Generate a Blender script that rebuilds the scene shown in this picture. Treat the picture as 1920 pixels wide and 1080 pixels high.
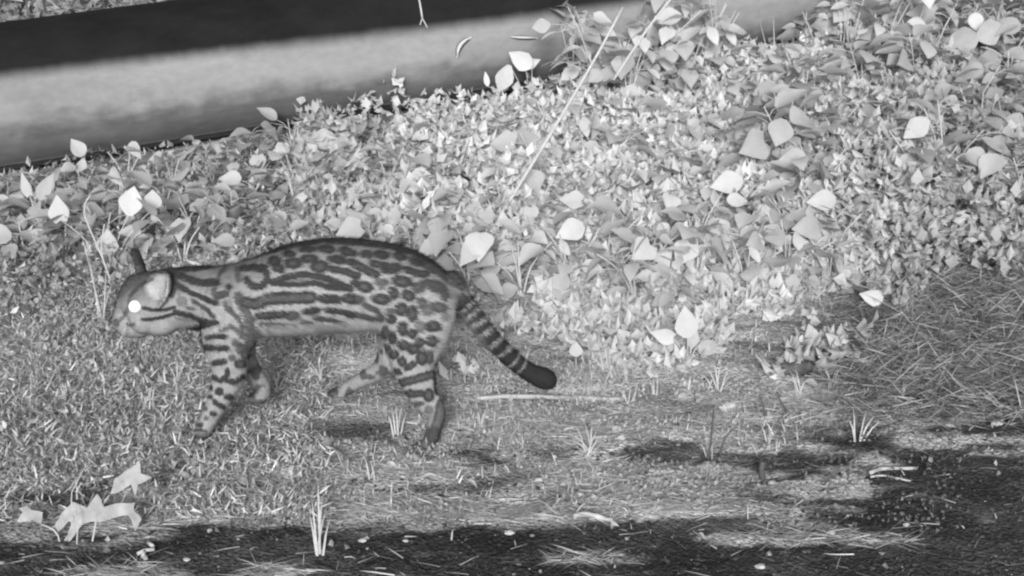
import bpy, bmesh, math, random
import numpy as np
from mathutils import Vector, Matrix

random.seed(7); rng = np.random.default_rng(7)
S = bpy.context.scene
for o in list(bpy.data.objects): bpy.data.objects.remove(o)

# ------------------------------------------------------------------ camera
CAM_H, PITCH, FPX = 1.35, math.radians(18), 2638.0
cam = bpy.data.cameras.new('camera'); cam.sensor_fit = 'HORIZONTAL'; cam.sensor_width = 36
cam.lens = 36 * FPX / 1920; cam.clip_start = 0.05; cam.clip_end = 400
cam_o = bpy.data.objects.new('camera', cam); S.collection.objects.link(cam_o)
cam_o.location = (0, 0, CAM_H); cam_o.rotation_euler = (math.pi/2 - PITCH, 0, 0)
S.camera = cam_o
# ------------------------------------------------------------------ light: a monochrome infrared night picture lit from beside the camera
SUN_EL, SUN_AZ = math.radians(20), math.radians(-2.5)      # sun stands behind the camera, a little to its left
W = bpy.data.worlds.new('World'); S.world = W; W.use_nodes = True
wn = W.node_tree; bg = wn.nodes['Background']
sky = wn.nodes.new('ShaderNodeTexSky'); sky.sky_type = 'NISHITA'; sky.sun_disc = False
sky.sun_elevation = SUN_EL; sky.sun_rotation = math.pi + SUN_AZ*-1
bw = wn.nodes.new('ShaderNodeRGBToBW')
wn.links.new(sky.outputs[0], bw.inputs[0]); wn.links.new(bw.outputs[0], bg.inputs[0])
bg.inputs[1].default_value = 0.15
sl = bpy.data.lights.new('sun', 'SUN'); sl.energy = 3.4; sl.angle = math.radians(14); sl.color = (1, 1, 1)
sun = bpy.data.objects.new('sun', sl); S.collection.objects.link(sun)
sdir = Vector((math.sin(SUN_AZ)*math.cos(SUN_EL), -math.cos(SUN_AZ)*math.cos(SUN_EL), math.sin(SUN_EL)))
sun.rotation_euler = sdir.to_track_quat('Z', 'Y').to_euler()
sun.location = sdir * 12
S.view_settings.view_transform = 'Standard'; S.view_settings.look = 'None'
S.view_settings.exposure = 0.3; S.view_settings.gamma = 1.0; S.view_settings.use_curve_mapping = False
S.render.engine = 'CYCLES'; S.cycles.filter_width = 2.3

# ------------------------------------------------------------------ pixel <-> place
cP, sP = math.cos(PITCH), math.sin(PITCH)
def ray(px, py):
    dx = (np.asarray(px, float) - 960) / FPX; dy = (540 - np.asarray(py, float)) / FPX
    return np.stack([dx, cP + dy*sP, -sP + dy*cP], -1)
def at_y(px, py, Y):
    d = ray(px, py); t = Y / d[..., 1]
    return np.array([0, 0, CAM_H]) + d * t[..., None] if d.ndim > 1 else np.array([0, 0, CAM_H]) + d * t
def at_z(px, py, Z):
    return np.array([0, 0, CAM_H]) + ray(px, py) * Z
def project(P):
    v = np.asarray(P, float) - np.array([0, 0, CAM_H])
    z = v[..., 1]*cP - v[..., 2]*sP
    u = v[..., 1]*sP + v[..., 2]*cP
    z = np.where(np.abs(z) < .05, .05, z)
    return 960 + FPX*v[..., 0]/z, 540 - FPX*u/z, z
def sstep(a, b, x):
    t = np.clip((x - a)/(b - a), 0, 1); return t*t*(3 - 2*t)
# value noise
_T = rng.random((256, 256))
def vnoise(x, y):
    xi = np.floor(x).astype(int); yi = np.floor(y).astype(int); fx = x - xi; fy = y - yi
    fx = fx*fx*(3-2*fx); fy = fy*fy*(3-2*fy)
    g = lambda a, b: _T[a & 255, b & 255]
    return (g(xi, yi)*(1-fx) + g(xi+1, yi)*fx)*(1-fy) + (g(xi, yi+1)*(1-fx) + g(xi+1, yi+1)*fx)*fy
def fbm(x, y, n=4):
    s = 0; a = .5; t = 0
    for i in range(n): s = s + a*vnoise(x*2**i + 17*i, y*2**i + 31*i); t += a; a *= .55
    return s/t
# pipe line: bottom of the pipe seen at two pixels, depths from its usual size
PR = 0.288
PA, PB = at_z(0, 322, 5.6), at_z(900, 180, 6.16)
pdir = (PB - PA)/np.linalg.norm(PB - PA)
def pipe_bottom(X):
    t = (np.clip(X, -4, 4) - PA[0])/(PB[0] - PA[0]); return PA[1] + t*(PB[1]-PA[1]), PA[2] + t*(PB[2]-PA[2])
def hgt(X, Y):
    X = np.asarray(X, float); Y = np.asarray(Y, float)
    yp, zp = pipe_bottom(X)
    t = np.clip((Y - 3.0)/(yp - 3.0), 0, 1)
    z = (zp - .02) * t**1.5*1.0
    z = z + .85*sstep(0.15, 2.6, Y - yp) + .25*sstep(2, 9, Y - yp)
    near = (Y > 1.0) & (Y < 9)
    z = z + .022*(fbm(X*1.7+3, Y*1.7)-.5) + np.where(near, .02*(fbm(X*9+3, Y*9, 4)-.5), 0)
    return z
def ground_at(px, py):
    px = np.atleast_1d(np.asarray(px, float)); py = np.atleast_1d(np.asarray(py, float))
    d = ray(px, py); lo = np.full(px.shape, 1.2); hi = np.full(px.shape, 14.0)
    c = np.array([0, 0, CAM_H])
    for _ in range(19):
        m = (lo+hi)/2; P = c + d*m[:, None]; b = P[:, 2] < hgt(P[:, 0], P[:, 1])
        hi = np.where(b, m, hi); lo = np.where(b, lo, m)
    return c + d*((lo+hi)/2)[:, None]
def G(px, py): return ground_at(px, py)[0]
def GP(px, py):        # the same, kept clear of the pipe's bulging front
    p = G(px, py); y = min(p[1], float(pipe_bottom(p[0])[0]) - .37); return np.array([p[0], y, float(hgt(p[0], y))])

# ------------------------------------------------------------------ helpers
COL = S.collection
def link(o, parent=None):
    COL.objects.link(o)
    if parent: o.parent = parent
    return o
def mesh_np(name, V, F, tone=None, smooth=True):
    me = bpy.data.meshes.new(name)
    V = np.asarray(V, np.float32)
    if isinstance(F, np.ndarray):
        n, k = F.shape
        me.vertices.add(len(V)); me.vertices.foreach_set('co', V.ravel())
        me.loops.add(n*k); me.loops.foreach_set('vertex_index', F.astype(np.int32).ravel())
        me.polygons.add(n); me.polygons.foreach_set('loop_start', np.arange(0, n*k, k, dtype=np.int32))
        me.polygons.foreach_set('loop_total', np.full(n, k, np.int32))
        me.update(calc_edges=True)
    else:
        me.from_pydata([tuple(map(float, v)) for v in V], [], F)
    if tone is not None:
        a = me.attributes.new('tone', 'FLOAT', 'POINT'); a.data.foreach_set('value', np.asarray(tone, np.float32).ravel())
    me.polygons.foreach_set('use_smooth', np.full(len(me.polygons), smooth))
    me.validate(); return me
def obj(name, me, mat, parent=None, **tags):
    o = bpy.data.objects.new(name, me)
    if mat and not me.materials: me.materials.append(mat)
    link(o, parent)
    for k, v in tags.items(): o[k] = v
    return o
def thing(name, label, category, loc=(0, 0, 0), rz=0, group=None, scale=1):
    o = bpy.data.objects.new(name, None); o.empty_display_size = .05; link(o)
    o.location = loc; o.rotation_euler = (0, 0, rz); o.scale = (scale,)*3
    o['label'] = label; o['category'] = category
    if group: o['group'] = group
    return o
def dup(root, loc, rot, scale, label=None, group=None):
    r = root.copy(); COL.objects.link(r); r.location = loc; r.rotation_euler = rot; r.scale = (scale,)*3
    if label: r['label'] = label
    if group: r['group'] = group
    for ch in list(root.children):
        c = ch.copy(); COL.objects.link(c); c.parent = r
    return r
def tube(path, rad, n=6, cap=True):
    P = np.asarray(path, float); m = len(P); rad = np.broadcast_to(np.asarray(rad, float), (m,))
    T = np.gradient(P, axis=0); T /= np.linalg.norm(T, axis=1)[:, None] + 1e-9
    ref = np.array([0, 0, 1.0]) if abs(T[:, 2]).mean() < .8 else np.array([0, 1.0, 0])
    A = np.cross(T, ref); A /= np.linalg.norm(A, axis=1)[:, None] + 1e-9
    B = np.cross(A, T); th = np.arange(n)/n*2*math.pi
    V = P[:, None, :] + rad[:, None, None]*(np.cos(th)[None, :, None]*A[:, None, :] + np.sin(th)[None, :, None]*B[:, None, :])
    V = V.reshape(-1, 3); F = []
    for i in range(m-1):
        for j in range(n): F.append((i*n+j, i*n+(j+1) % n, (i+1)*n+(j+1) % n, (i+1)*n+j))
    if cap:
        F.append(tuple(range(n))[::-1]); F.append(tuple(range((m-1)*n, m*n)))
    return V, F
def join(parts):
    V = []; F = []; k = 0
    for v, f in parts:
        V.append(v); F += [tuple(i+k for i in q) for q in f]; k += len(v)
    return np.concatenate(V), F
def crv(pts, n=8):
    P = np.asarray(pts, float); t = np.linspace(0, len(P)-1, n)
    out = []
    for q in t:
        i = min(int(q), len(P)-2); f = q - i
        p0 = P[max(i-1, 0)]; p1 = P[i]; p2 = P[i+1]; p3 = P[min(i+2, len(P)-1)]
        out.append(.5*((2*p1)+(p2-p0)*f+(2*p0-5*p1+4*p2-p3)*f*f+(3*p1-p0-3*p2+p3)*f**3))
    return np.array(out)

# ------------------------------------------------------------------ materials (infrared greys)
def mat(name):
    m = bpy.data.materials.new(name); m.use_nodes = True; return m, m.node_tree.nodes, m.node_tree.links
def grey(v): return (v, v, v, 1)
def simple(name, v, rough=.8, var=.25, scale=40, bump=.0, trans=0.0, attr=False, objvar=.0, spec=.2, detail=5):
    m, N, L = mat(name); b = N['Principled BSDF']; out = N['Material Output']
    b.inputs['Roughness'].default_value = rough; b.inputs['Specular IOR Level'].default_value = spec
    tc = N.new('ShaderNodeTexCoord'); nz = N.new('ShaderNodeTexNoise'); nz.inputs['Scale'].default_value = scale; nz.inputs['Detail'].default_value = detail
    L.new(tc.outputs['Object'], nz.inputs['Vector'])
    mr = N.new('ShaderNodeMapRange'); mr.inputs[1].default_value = .25; mr.inputs[2].default_value = .75
    mr.inputs[3].default_value = 1 - var; mr.inputs[4].default_value = 1 + var; L.new(nz.outputs[0], mr.inputs[0])
    cur = mr.outputs[0]
    if attr:
        at = N.new('ShaderNodeAttribute'); at.attribute_name = 'tone'
        mu = N.new('ShaderNodeMath'); mu.operation = 'MULTIPLY'; L.new(cur, mu.inputs[0]); L.new(at.outputs['Fac'], mu.inputs[1]); cur = mu.outputs[0]
    else:
        mu = N.new('ShaderNodeMath'); mu.operation = 'MULTIPLY'; L.new(cur, mu.inputs[0]); mu.inputs[1].default_value = v; cur = mu.outputs[0]
    if objvar:
        oi = N.new('ShaderNodeObjectInfo'); m2 = N.new('ShaderNodeMapRange'); m2.inputs[3].default_value = 1-objvar; m2.inputs[4].default_value = 1+objvar*.25
        L.new(oi.outputs['Random'], m2.inputs[0]); m3 = N.new('ShaderNodeMath'); m3.operation = 'MULTIPLY'; L.new(cur, m3.inputs[0]); L.new(m2.outputs[0], m3.inputs[1]); cur = m3.outputs[0]
    L.new(cur, b.inputs['Base Color'])
    if bump:
        bp = N.new('ShaderNodeBump'); bp.inputs['Strength'].default_value = bump; bp.inputs['Distance'].default_value = .01
        L.new(nz.outputs[0], bp.inputs['Height']); L.new(bp.outputs[0], b.inputs['Normal'])
    if trans:
        tr = N.new('ShaderNodeBsdfTranslucent'); L.new(cur, tr.inputs[0]); mx = N.new('ShaderNodeMixShader'); mx.inputs[0].default_value = trans
        L.new(b.outputs[0], mx.inputs[1]); L.new(tr.outputs[0], mx.inputs[2]); L.new(mx.outputs[0], out.inputs[0])
    return m
M_leaf = simple('broad_leaf', .66, .65, .10, 25, trans=.42, objvar=.30, spec=.25)
M_leaf_grey = simple('broad_leaf_grey', .57, .65, .12, 25, trans=.42, objvar=.30, spec=.25)
M_dryleaf = simple('dry_leaf', .50, .8, .15, 30, trans=.2, objvar=.3)
M_lobed = simple('lobed_leaf', .42, .7, .28, 45, bump=.4, trans=.25, objvar=.1)
M_stem = simple('stem', .45, .7, .15, 60)
M_darkstem = simple('dark_stem', .08, .8, .2, 60)
M_wood = simple('dead_wood', .40, .85, .35, 30, bump=.3)
M_bark = simple('dark_bark', .09, .9, .35, 40, bump=.5)
M_stuff = simple('small_leaves', 1, .75, .08, 12, trans=.42, attr=True)
M_straw = simple('straw', 1, .7, .1, 12, trans=.12, attr=True)
M_clod = simple('soil_clods', 1, .95, .3, 60, attr=True, spec=.05)
M_coat = simple('spotted_coat', 1, .85, .06, 160, attr=True, spec=.08)
M_stone = simple('pale_stone', .40, .8, .2, 50, bump=.2)

# ------------------------------------------------------------------ the ground
BLOBS = [  # px, py, rx, ry, tone, strength: dark bare soil and pale dusty litter, as they lie on the ground
 (60,1060,170,38,.052,1),(400,1025,210,50,.052,1),(140,938,170,22,.09,.9),(950,1030,330,62,.052,1),(1350,1040,330,55,.052,1),(1780,930,240,190,.052,1),
 (1890,790,120,75,.08,.9),(690,815,110,26,.11,.8),(910,862,60,22,.07,.9),(1240,848,120,20,.085,.85),(1470,880,130,36,.065,1),(1400,940,90,25,.08,.8),
 (580,800,90,18,.13,.6),(660,905,90,14,.09,.7),(1500,682,60,22,.10,.8),(1850,700,150,50,.13,.6),(500,560,120,80,.16,.5),(80,400,120,60,.14,.6),
 (1560,955,150,45,.065,.9),(1420,868,190,30,.09,.75),(1620,830,150,28,.10,.7),(1330,985,150,18,.07,.8),(1080,855,150,14,.12,.6),(820,918,140,11,.11,.6),(450,915,120,12,.12,.6),(330,380,50,30,.07,.8),(1610,330,30,50,.10,.6),(1700,1050,300,60,.052,1),(250,905,120,18,.12,.6),
 (400,968,130,15,.62,.95),(680,955,230,22,.62,.95),(950,972,170,13,.64,.95),(1150,895,110,25,.54,.9),(1330,955,190,14,.62,.95),(1480,1010,130,11,.60,.9),
 (1090,1048,70,9,.36,.9),(1640,1015,90,11,.34,.8),(760,880,170,12,.54,.9),(1290,893,130,16,.56,.9),(1230,920,140,12,.30,.6),(200,985,130,14,.54,.9),(850,785,120,18,.42,.7),
 (1050,800,160,30,.44,.6),(1500,770,150,30,.42,.6),(560,770,110,30,.46,.7),(230,1075,120,12,.3,.7),(520,1075,60,16,.32,.7)]
def ground_tone(px, py, X, Y):
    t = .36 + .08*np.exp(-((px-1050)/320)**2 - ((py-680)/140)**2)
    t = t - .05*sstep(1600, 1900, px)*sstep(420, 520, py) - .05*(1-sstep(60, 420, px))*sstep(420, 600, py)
    n1 = fbm(X*6, Y*14, 4) - .5; n2 = fbm(X*11+9, Y*26+5, 3) - .5; n3 = fbm(X*2.6+4, Y*6+1, 3) - .5
    w = sstep(965, 1015, py + 190*n3 + 110*n1); t = t*(1-w) + .055*w
    for bx, by, rx, ry, v, s in BLOBS:
        d = np.sqrt(((px-bx)/rx)**2 + ((py-by)/ry)**2) + n1*2.6 + n2*1.6
        w = s*(1 - sstep(.65, 1.15, d)); t = t*(1-w) + v*w
    t = t*(1 + 1.3*n2 + 1.2*n1 + .8*n3*(py > 600))
    return np.clip(t, .036, .68)
def axis(lo, hi, step, far):
    a = list(np.arange(lo, hi, step)); s = step; x = lo
    L_ = []; R_ = []
    while x > -far: s *= 1.35; x -= s; L_.append(x)
    s = step; x = a[-1]
    while x < far: s *= 1.35; x += s; R_.append(x)
    return np.array(L_[::-1] + a + R_)
gx = axis(-2.6, 2.6, .016, 120); gy = np.concatenate([np.linspace(-60, 1.6, 14), np.arange(1.9, 4.2, .014), np.arange(4.22, 7.5, .04), 7.5*1.25**np.arange(1, 13)])
XX, YY = np.meshgrid(gx, gy); ZZ = hgt(XX, YY)
nx, ny = len(gx), len(gy)
ppx, ppy, pz = project(np.stack([XX, YY, ZZ], -1))
tone = ground_tone(np.clip(ppx, -600, 2600), np.clip(np.where(YY < 1.5, 1300, ppy), -50, 1400), XX, YY)
fine = (YY > 1.8) & (YY < 4.4) & (np.abs(XX) < 2.6)
ZZ = ZZ + np.where(fine, .010*(fbm(XX*45, YY*45, 3)-.5), 0)
ii = np.arange(ny-1)[:, None]*nx + np.arange(nx-1)[None, :]
F = np.stack([ii, ii+1, ii+nx+1, ii+nx], -1).reshape(-1, 4)
m, N, L = mat('earth'); b = N['Principled BSDF']; b.inputs['Roughness'].default_value = .95; b.inputs['Specular IOR Level'].default_value = .05
at = N.new('ShaderNodeAttribute'); at.attribute_name = 'tone'; tc = N.new('ShaderNodeTexCoord')
n1 = N.new('ShaderNodeTexNoise'); n1.inputs['Scale'].default_value = 90; n1.inputs['Detail'].default_value = 8; L.new(tc.outputs['Object'], n1.inputs['Vector'])
n2 = N.new('ShaderNodeTexVoronoi'); n2.inputs['Scale'].default_value = 120; L.new(tc.outputs['Object'], n2.inputs['Vector'])
r1 = N.new('ShaderNodeMapRange'); r1.inputs[1].default_value = .3; r1.inputs[2].default_value = .7; r1.inputs[3].default_value = .55; r1.inputs[4].default_value = 1.5; L.new(n1.outputs[0], r1.inputs[0])
mu = N.new('ShaderNodeMath'); mu.operation = 'MULTIPLY'; L.new(at.outputs['Fac'], mu.inputs[0]); L.new(r1.outputs[0], mu.inputs[1]); L.new(mu.outputs[0], b.inputs['Base Color'])
ad = N.new('ShaderNodeMath'); ad.operation = 'ADD'; L.new(n1.outputs[0], ad.inputs[0]); L.new(n2.outputs[0], ad.inputs[1])
bp = N.new('ShaderNodeBump'); bp.inputs['Strength'].default_value = .7; bp.inputs['Distance'].default_value = .008; L.new(ad.outputs[0], bp.inputs['Height']); L.new(bp.outputs[0], b.inputs['Normal'])
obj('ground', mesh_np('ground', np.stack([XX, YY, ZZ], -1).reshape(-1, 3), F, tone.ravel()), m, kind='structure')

# ------------------------------------------------------------------ the pipe
pc0 = PA + (-3.2)*pdir; plen = 8.5
up = np.array([0, 0, 1.0]); side = np.cross(pdir, up); side /= np.linalg.norm(side); nup = np.cross(side, pdir)
# side points away from X+ x Z+  => towards -Y (the camera)
if side[1] > 0: side = -side
# the pixel line is its lower limb: centre sits up the limb normal from it
viewd = ray(450, 250); viewd /= np.linalg.norm(viewd)
limb = np.cross(pdir, viewd); limb /= np.linalg.norm(limb)
if limb[2] < 0: limb = -limb
axis0 = pc0 + limb*PR
na, nl = 96, 180
th = np.arange(na)/na*2*math.pi; ls = np.linspace(0, plen, nl)
Vp = axis0 + ls[:, None, None]*pdir + PR*(np.cos(th)[None, :, None]*side + np.sin(th)[None, :, None]*nup)
wob = 1 + .003*(fbm(ls[:, None]*3 + 0*th, th[None, :]*3 + 0*ls[:, None], 3)-.5)
Vp = axis0 + ls[:, None, None]*pdir + (Vp - axis0 - ls[:, None, None]*pdir)*wob[..., None]
angd = np.degrees(np.where(th > math.pi, th - 2*math.pi, th))          # elevation of the surface normal, front side 0
angd = np.where(angd > 90, 180 - angd, np.where(angd < -90, -180 - angd, angd))
idx = np.arange(nl-1)[:, None]*na; j = np.arange(na)[None, :]
Fp = np.stack([idx+j, idx+(j+1) % na, idx+na+(j+1) % na, idx+na+j], -1).reshape(-1, 4)
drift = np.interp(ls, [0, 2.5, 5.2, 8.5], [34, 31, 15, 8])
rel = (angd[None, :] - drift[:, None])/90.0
m, N, L = mat('banded_pipe_coat'); b = N['Principled BSDF']; b.inputs['Roughness'].default_value = .75; b.inputs['Specular IOR Level'].default_value = .05
at = N.new('ShaderNodeAttribute'); at.attribute_name = 'tone'
ac = N.new('ShaderNodeAttribute'); ac.attribute_name = 'run'
cmb = N.new('ShaderNodeCombineXYZ'); L.new(ac.outputs['Fac'], cmb.inputs[0]); L.new(at.outputs['Fac'], cmb.inputs[1])
def nz(scale, sx, sy, det=6):
    mp = N.new('ShaderNodeMapping'); mp.inputs['Scale'].default_value = (sx, sy, 1); L.new(cmb.outputs[0], mp.inputs[0])
    n = N.new('ShaderNodeTexNoise'); n.inputs['Scale'].default_value = scale; n.inputs['Detail'].default_value = det; L.new(mp.outputs[0], n.inputs['Vector']); return n.outputs[0]
def op(o, a, c):
    q = N.new('ShaderNodeMath'); q.operation = o
    for i, v in enumerate((a, c)):
        if isinstance(v, (int, float)): q.inputs[i].default_value = v
        else: L.new(v, q.inputs[i])
    return q.outputs[0]
streak = nz(6, 2.2, .35); blotch = nz(4, 1.5, 1.7); wide = nz(1.4, 1, 2)
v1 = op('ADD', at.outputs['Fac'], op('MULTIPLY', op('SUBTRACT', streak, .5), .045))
top = N.new('ShaderNodeMapRange'); top.interpolation_type = 'SMOOTHSTEP'; top.inputs[1].default_value = -.10; top.inputs[2].default_value = .06; L.new(v1, top.inputs[0])   # 1 = dark upper band, paler below its soft edge
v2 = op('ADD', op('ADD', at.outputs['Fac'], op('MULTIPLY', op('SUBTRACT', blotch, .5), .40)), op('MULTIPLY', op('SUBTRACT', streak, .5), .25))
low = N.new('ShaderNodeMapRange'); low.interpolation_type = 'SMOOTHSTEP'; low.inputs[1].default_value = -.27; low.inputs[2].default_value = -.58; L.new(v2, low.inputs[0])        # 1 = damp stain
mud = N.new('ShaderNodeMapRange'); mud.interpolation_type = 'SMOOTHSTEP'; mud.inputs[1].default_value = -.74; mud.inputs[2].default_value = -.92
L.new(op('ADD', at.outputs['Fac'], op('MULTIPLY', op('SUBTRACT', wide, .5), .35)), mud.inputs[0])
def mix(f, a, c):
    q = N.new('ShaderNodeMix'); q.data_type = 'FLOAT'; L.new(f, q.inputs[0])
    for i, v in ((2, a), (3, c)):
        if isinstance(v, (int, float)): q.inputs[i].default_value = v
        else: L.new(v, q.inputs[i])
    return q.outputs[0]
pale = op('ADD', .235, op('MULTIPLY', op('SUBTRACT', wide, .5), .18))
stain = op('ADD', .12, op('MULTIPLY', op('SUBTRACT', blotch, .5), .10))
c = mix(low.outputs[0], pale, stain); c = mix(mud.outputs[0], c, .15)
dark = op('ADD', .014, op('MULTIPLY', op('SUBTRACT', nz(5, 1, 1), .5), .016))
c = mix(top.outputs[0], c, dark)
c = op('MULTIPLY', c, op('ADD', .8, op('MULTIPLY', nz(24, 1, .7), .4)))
L.new(c, b.inputs['Base Color'])
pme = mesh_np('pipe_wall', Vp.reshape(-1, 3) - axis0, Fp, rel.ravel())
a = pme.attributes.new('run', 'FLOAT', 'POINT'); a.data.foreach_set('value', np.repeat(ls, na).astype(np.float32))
pipe = thing('pipe', 'thick dark-topped steel pipe with a pale band lying along the bank', 'pipe', tuple(axis0))
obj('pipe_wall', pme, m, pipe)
def on_pipe(run, deg, off=0.0):
    t = math.radians(deg); return axis0 + run*pdir + (PR+off)*(math.cos(t)*side + math.sin(t)*nup)
M_seam = simple('seam', .05, .8, .3, 20)
V, Fq = tube([on_pipe(r, -52 + 3*math.sin(r*1.3), .000) for r in np.linspace(.2, 8.2, 60)], .007, 6)
obj('weld_seam', mesh_np('weld_seam', V - axis0, Fq), M_seam, pipe)
def pipe_hit(px, py):
    d = ray(px, py); c = np.array([0, 0, CAM_H]) - axis0
    d2 = d - pdir*(d@pdir); c2 = c - pdir*(c@pdir)
    A = d2@d2; B = 2*d2@c2; Cc = c2@c2 - PR*PR; D = B*B - 4*A*Cc
    t = (-B - math.sqrt(max(D, 0)))/(2*A); return np.array([0, 0, CAM_H]) + d*t

# ------------------------------------------------------------------ the ocelot
YC = 3.03
def cp(px, py, d=0.0): return at_y(px, py, YC - d)          # d > 0: nearer the camera
PXM = float(np.linalg.norm(cp(561, 560) - cp(560, 560)))     # metres per pixel on the body plane
def loft(path, rin, rlat, n=20, caps=(True, True), vert=False):
    P = np.asarray(path, float); T = np.gradient(P, axis=0)
    if vert: T[:] = (1, 0, 0)
    T[:, 1] *= .0; T /= np.linalg.norm(T, axis=1)[:, None]
    Lt = np.array([0, 1.0, 0]); Nn = np.cross(T, Lt)
    rin = np.asarray(rin, float); rlat = np.asarray(rlat, float)
    rows = []; 
    def row(i, s, off): return [P[i] + T[i]*off + s*(rin[i]*math.sin(a)*Nn[i] + rlat[i]*math.cos(a)*Lt) for a in np.arange(n)/n*2*math.pi]
    if caps[0]:
        for q in (75, 50, 25): rows.append(row(0, math.cos(math.radians(q)), -min(rin[0], rlat[0])*math.sin(math.radians(q))))
    for i in range(len(P)): rows.append(row(i, 1, 0))
    if caps[1]:
        for q in (25, 50, 75): rows.append(row(len(P)-1, math.cos(math.radians(q)), min(rin[-1], rlat[-1])*math.sin(math.radians(q))))
    V = np.array(rows).reshape(-1, 3); F = []; k = len(rows)
    for i in range(k-1):
        for jj in range(n): F.append((i*n+jj, i*n+(jj+1) % n, (i+1)*n+(jj+1) % n, (i+1)*n+jj))
    F.append(tuple(range(n))[::-1]); F.append(tuple(range((k-1)*n, k*n)))
    return V, F
def resample(rows, n):
    R = np.asarray(rows, float); return crv(R, n)
def leg(rows, n=22):            # rows: px, py, d, half width in the picture plane (px), lateral half width (m)
    R = resample(rows, n); P = np.array([cp(r[0], r[1], r[2]) for r in R])
    return loft(P, R[:, 3]*PXM, R[:, 4])
def ell(px, py, d, rx, rz, rlat, n=20, rot=0):
    c = cp(px, py, d); V = []; F = []
    m_ = n//2
    for i in range(1, m_):
        ph = math.pi*i/m_ - math.pi/2
        for jj in range(n):
            t = 2*math.pi*jj/n
            x, y, z = math.cos(ph)*math.cos(t)*rx*PXM, math.cos(ph)*math.sin(t)*rlat, math.sin(ph)*rz*PXM
            V.append(c + np.array([x*math.cos(rot)-z*math.sin(rot), y, x*math.sin(rot)+z*math.cos(rot)]))
    for i in range(m_-2):
        for jj in range(n): F.append((i*n+jj, i*n+(jj+1) % n, (i+1)*n+(jj+1) % n, (i+1)*n+jj))
    F.append(tuple(range(n))[::-1]); F.append(tuple(range((m_-2)*n, (m_-1)*n)))
    return np.array(V), F
parts = []
TR = [(340,499,612,.050),(390,498,626,.062),(430,494,636,.072),(480,478,636,.080),(540,456,634,.084),(600,445,630,.085),(660,444,626,.083),(720,451,624,.080),(780,468,630,.076),(820,493,622,.066),(848,521,602,.048),(862,546,582,.03)]
R = resample(TR, 34); P = []; ri = []
for x, a, bb, w in R:
    P.append(cp(x, (a+bb)/2)); A_ = (bb-a)/2*PXM*1.03; ri.append(math.sqrt(max(A_*A_ - (.4*w)**2, 1e-5)))
parts.append(loft(P, ri, R[:, 3], 28, vert=True))
# neck and head
NK = [(285,562,0,52,.046),(315,560,0,58,.048),(350,558,0,60,.052),(390,560,0,64,.058)]
parts.append(leg(NK, 10))
parts += [ell(286,562,0,48,55,.056), ell(262,570,0,34,44,.046, rot=math.radians(40)), ell(240,598,0,25,29,.030, rot=math.radians(35)),
          ell(223,603,0,14,16,.021), ell(233,580,0,17,30,.025, rot=math.radians(-33)), ell(241,560,0,20,34,.031, rot=math.radians(-32)), ell(244,617,0,24,17,.024, rot=math.radians(-8)), ell(252,548,0,26,38,.036, rot=math.radians(-28)), ell(268,598,.026,26,28,.026), ell(268,598,-.026,26,28,.026), ell(300,600,0,40,30,.045), ell(255,610,0,36,23,.033), ell(240,606,0,28,20,.028), ell(236,585,0,20,24,.026)]
# near ear: a thick rounded cup turned to the camera; far ear stands up dark behind the crown
def ear(base, tip, wid, facing, thick=.011, cupd=.016):
    base = np.array(base); tip = np.array(tip); u = tip - base; ln = np.linalg.norm(u); u /= ln
    f = np.array(facing, float); f -= u*(f@u); f /= np.linalg.norm(f); w = np.cross(u, f)
    rows = 9; cols = 9; V = []; F = []
    for s_ in (0, 1):
        for i in range(rows):
            t = i/(rows-1); hw = wid*math.sqrt(max(1 - ((t-.38)/.64)**2, .01))
            for k in range(cols):
                q = -1 + 2*k/(cols-1)
                depth = cupd*(q*q*.9 + (t-.35)**2*.8)
                V.append(base + u*ln*t + w*hw*q + f*(depth - cupd*.5) - (f*thick if s_ else 0))
    n_ = rows*cols; I = lambda s_, i, k: s_*n_ + i*cols + k
    for i in range(rows-1):
        for k in range(cols-1):
            F.append((I(0,i,k),I(0,i,k+1),I(0,i+1,k+1),I(0,i+1,k))); F.append((I(1,i,k),I(1,i+1,k),I(1,i+1,k+1),I(1,i,k+1)))
    for i in range(rows-1):
        F.append((I(0,i,0),I(0,i+1,0),I(1,i+1,0),I(1,i,0))); F.append((I(0,i,cols-1),I(1,i,cols-1),I(1,i+1,cols-1),I(0,i+1,cols-1)))
    for k in range(cols-1):
        F.append((I(0,0,k),I(1,0,k),I(1,0,k+1),I(0,0,k+1))); F.append((I(0,rows-1,k),I(0,rows-1,k+1),I(1,rows-1,k+1),I(1,rows-1,k)))
    return np.array(V), F
parts.append(ear(cp(281,566,.046), cp(310,511,.066), .033, (-.35,-1,.35)))
parts.append(ear(cp(262,522,-.034), cp(247,466,-.052), .024, (-1,-.25,.1)))
# legs
NF = [(440,560,.040,62,.040),(432,610,.052,56,.040),(425,650,.060,44,.036),(430,685,.064,34,.031),(425,715,.066,29,.027),(415,738,.066,24,.023),(406,758,.066,20,.021),(396,777,.066,17,.019),(385,798,.066,15,.018),(377,816,.066,15,.019),(372,828,.066,15,.021)]
NH = [(785,560,.030,72,.050),(778,610,.042,66,.050),(775,650,.050,56,.044),(775,688,.055,40,.036),(786,716,.058,34,.030),(792,737,.060,28,.024),(806,757,.060,24,.019),(818,775,.060,18,.017),(815,795,.060,15,.016),(810,818,.060,14,.016),(802,834,.060,14,.019)]
FF = [(440,590,-.045,50,.036),(446,640,-.058,36,.032),(456,675,-.062,27,.027),(476,702,-.064,19,.021),(492,722,-.064,15,.018),(494,736,-.064,14,.018)]
FH = [(770,590,-.035,58,.045),(752,640,-.050,42,.038),(733,672,-.055,30,.030),(716,692,-.058,21,.022),(694,704,-.058,16,.017),(668,717,-.058,13,.016),(648,729,-.058,13,.017)]
parts += [leg(q) for q in (NF, NH, FF, FH)]
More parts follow.
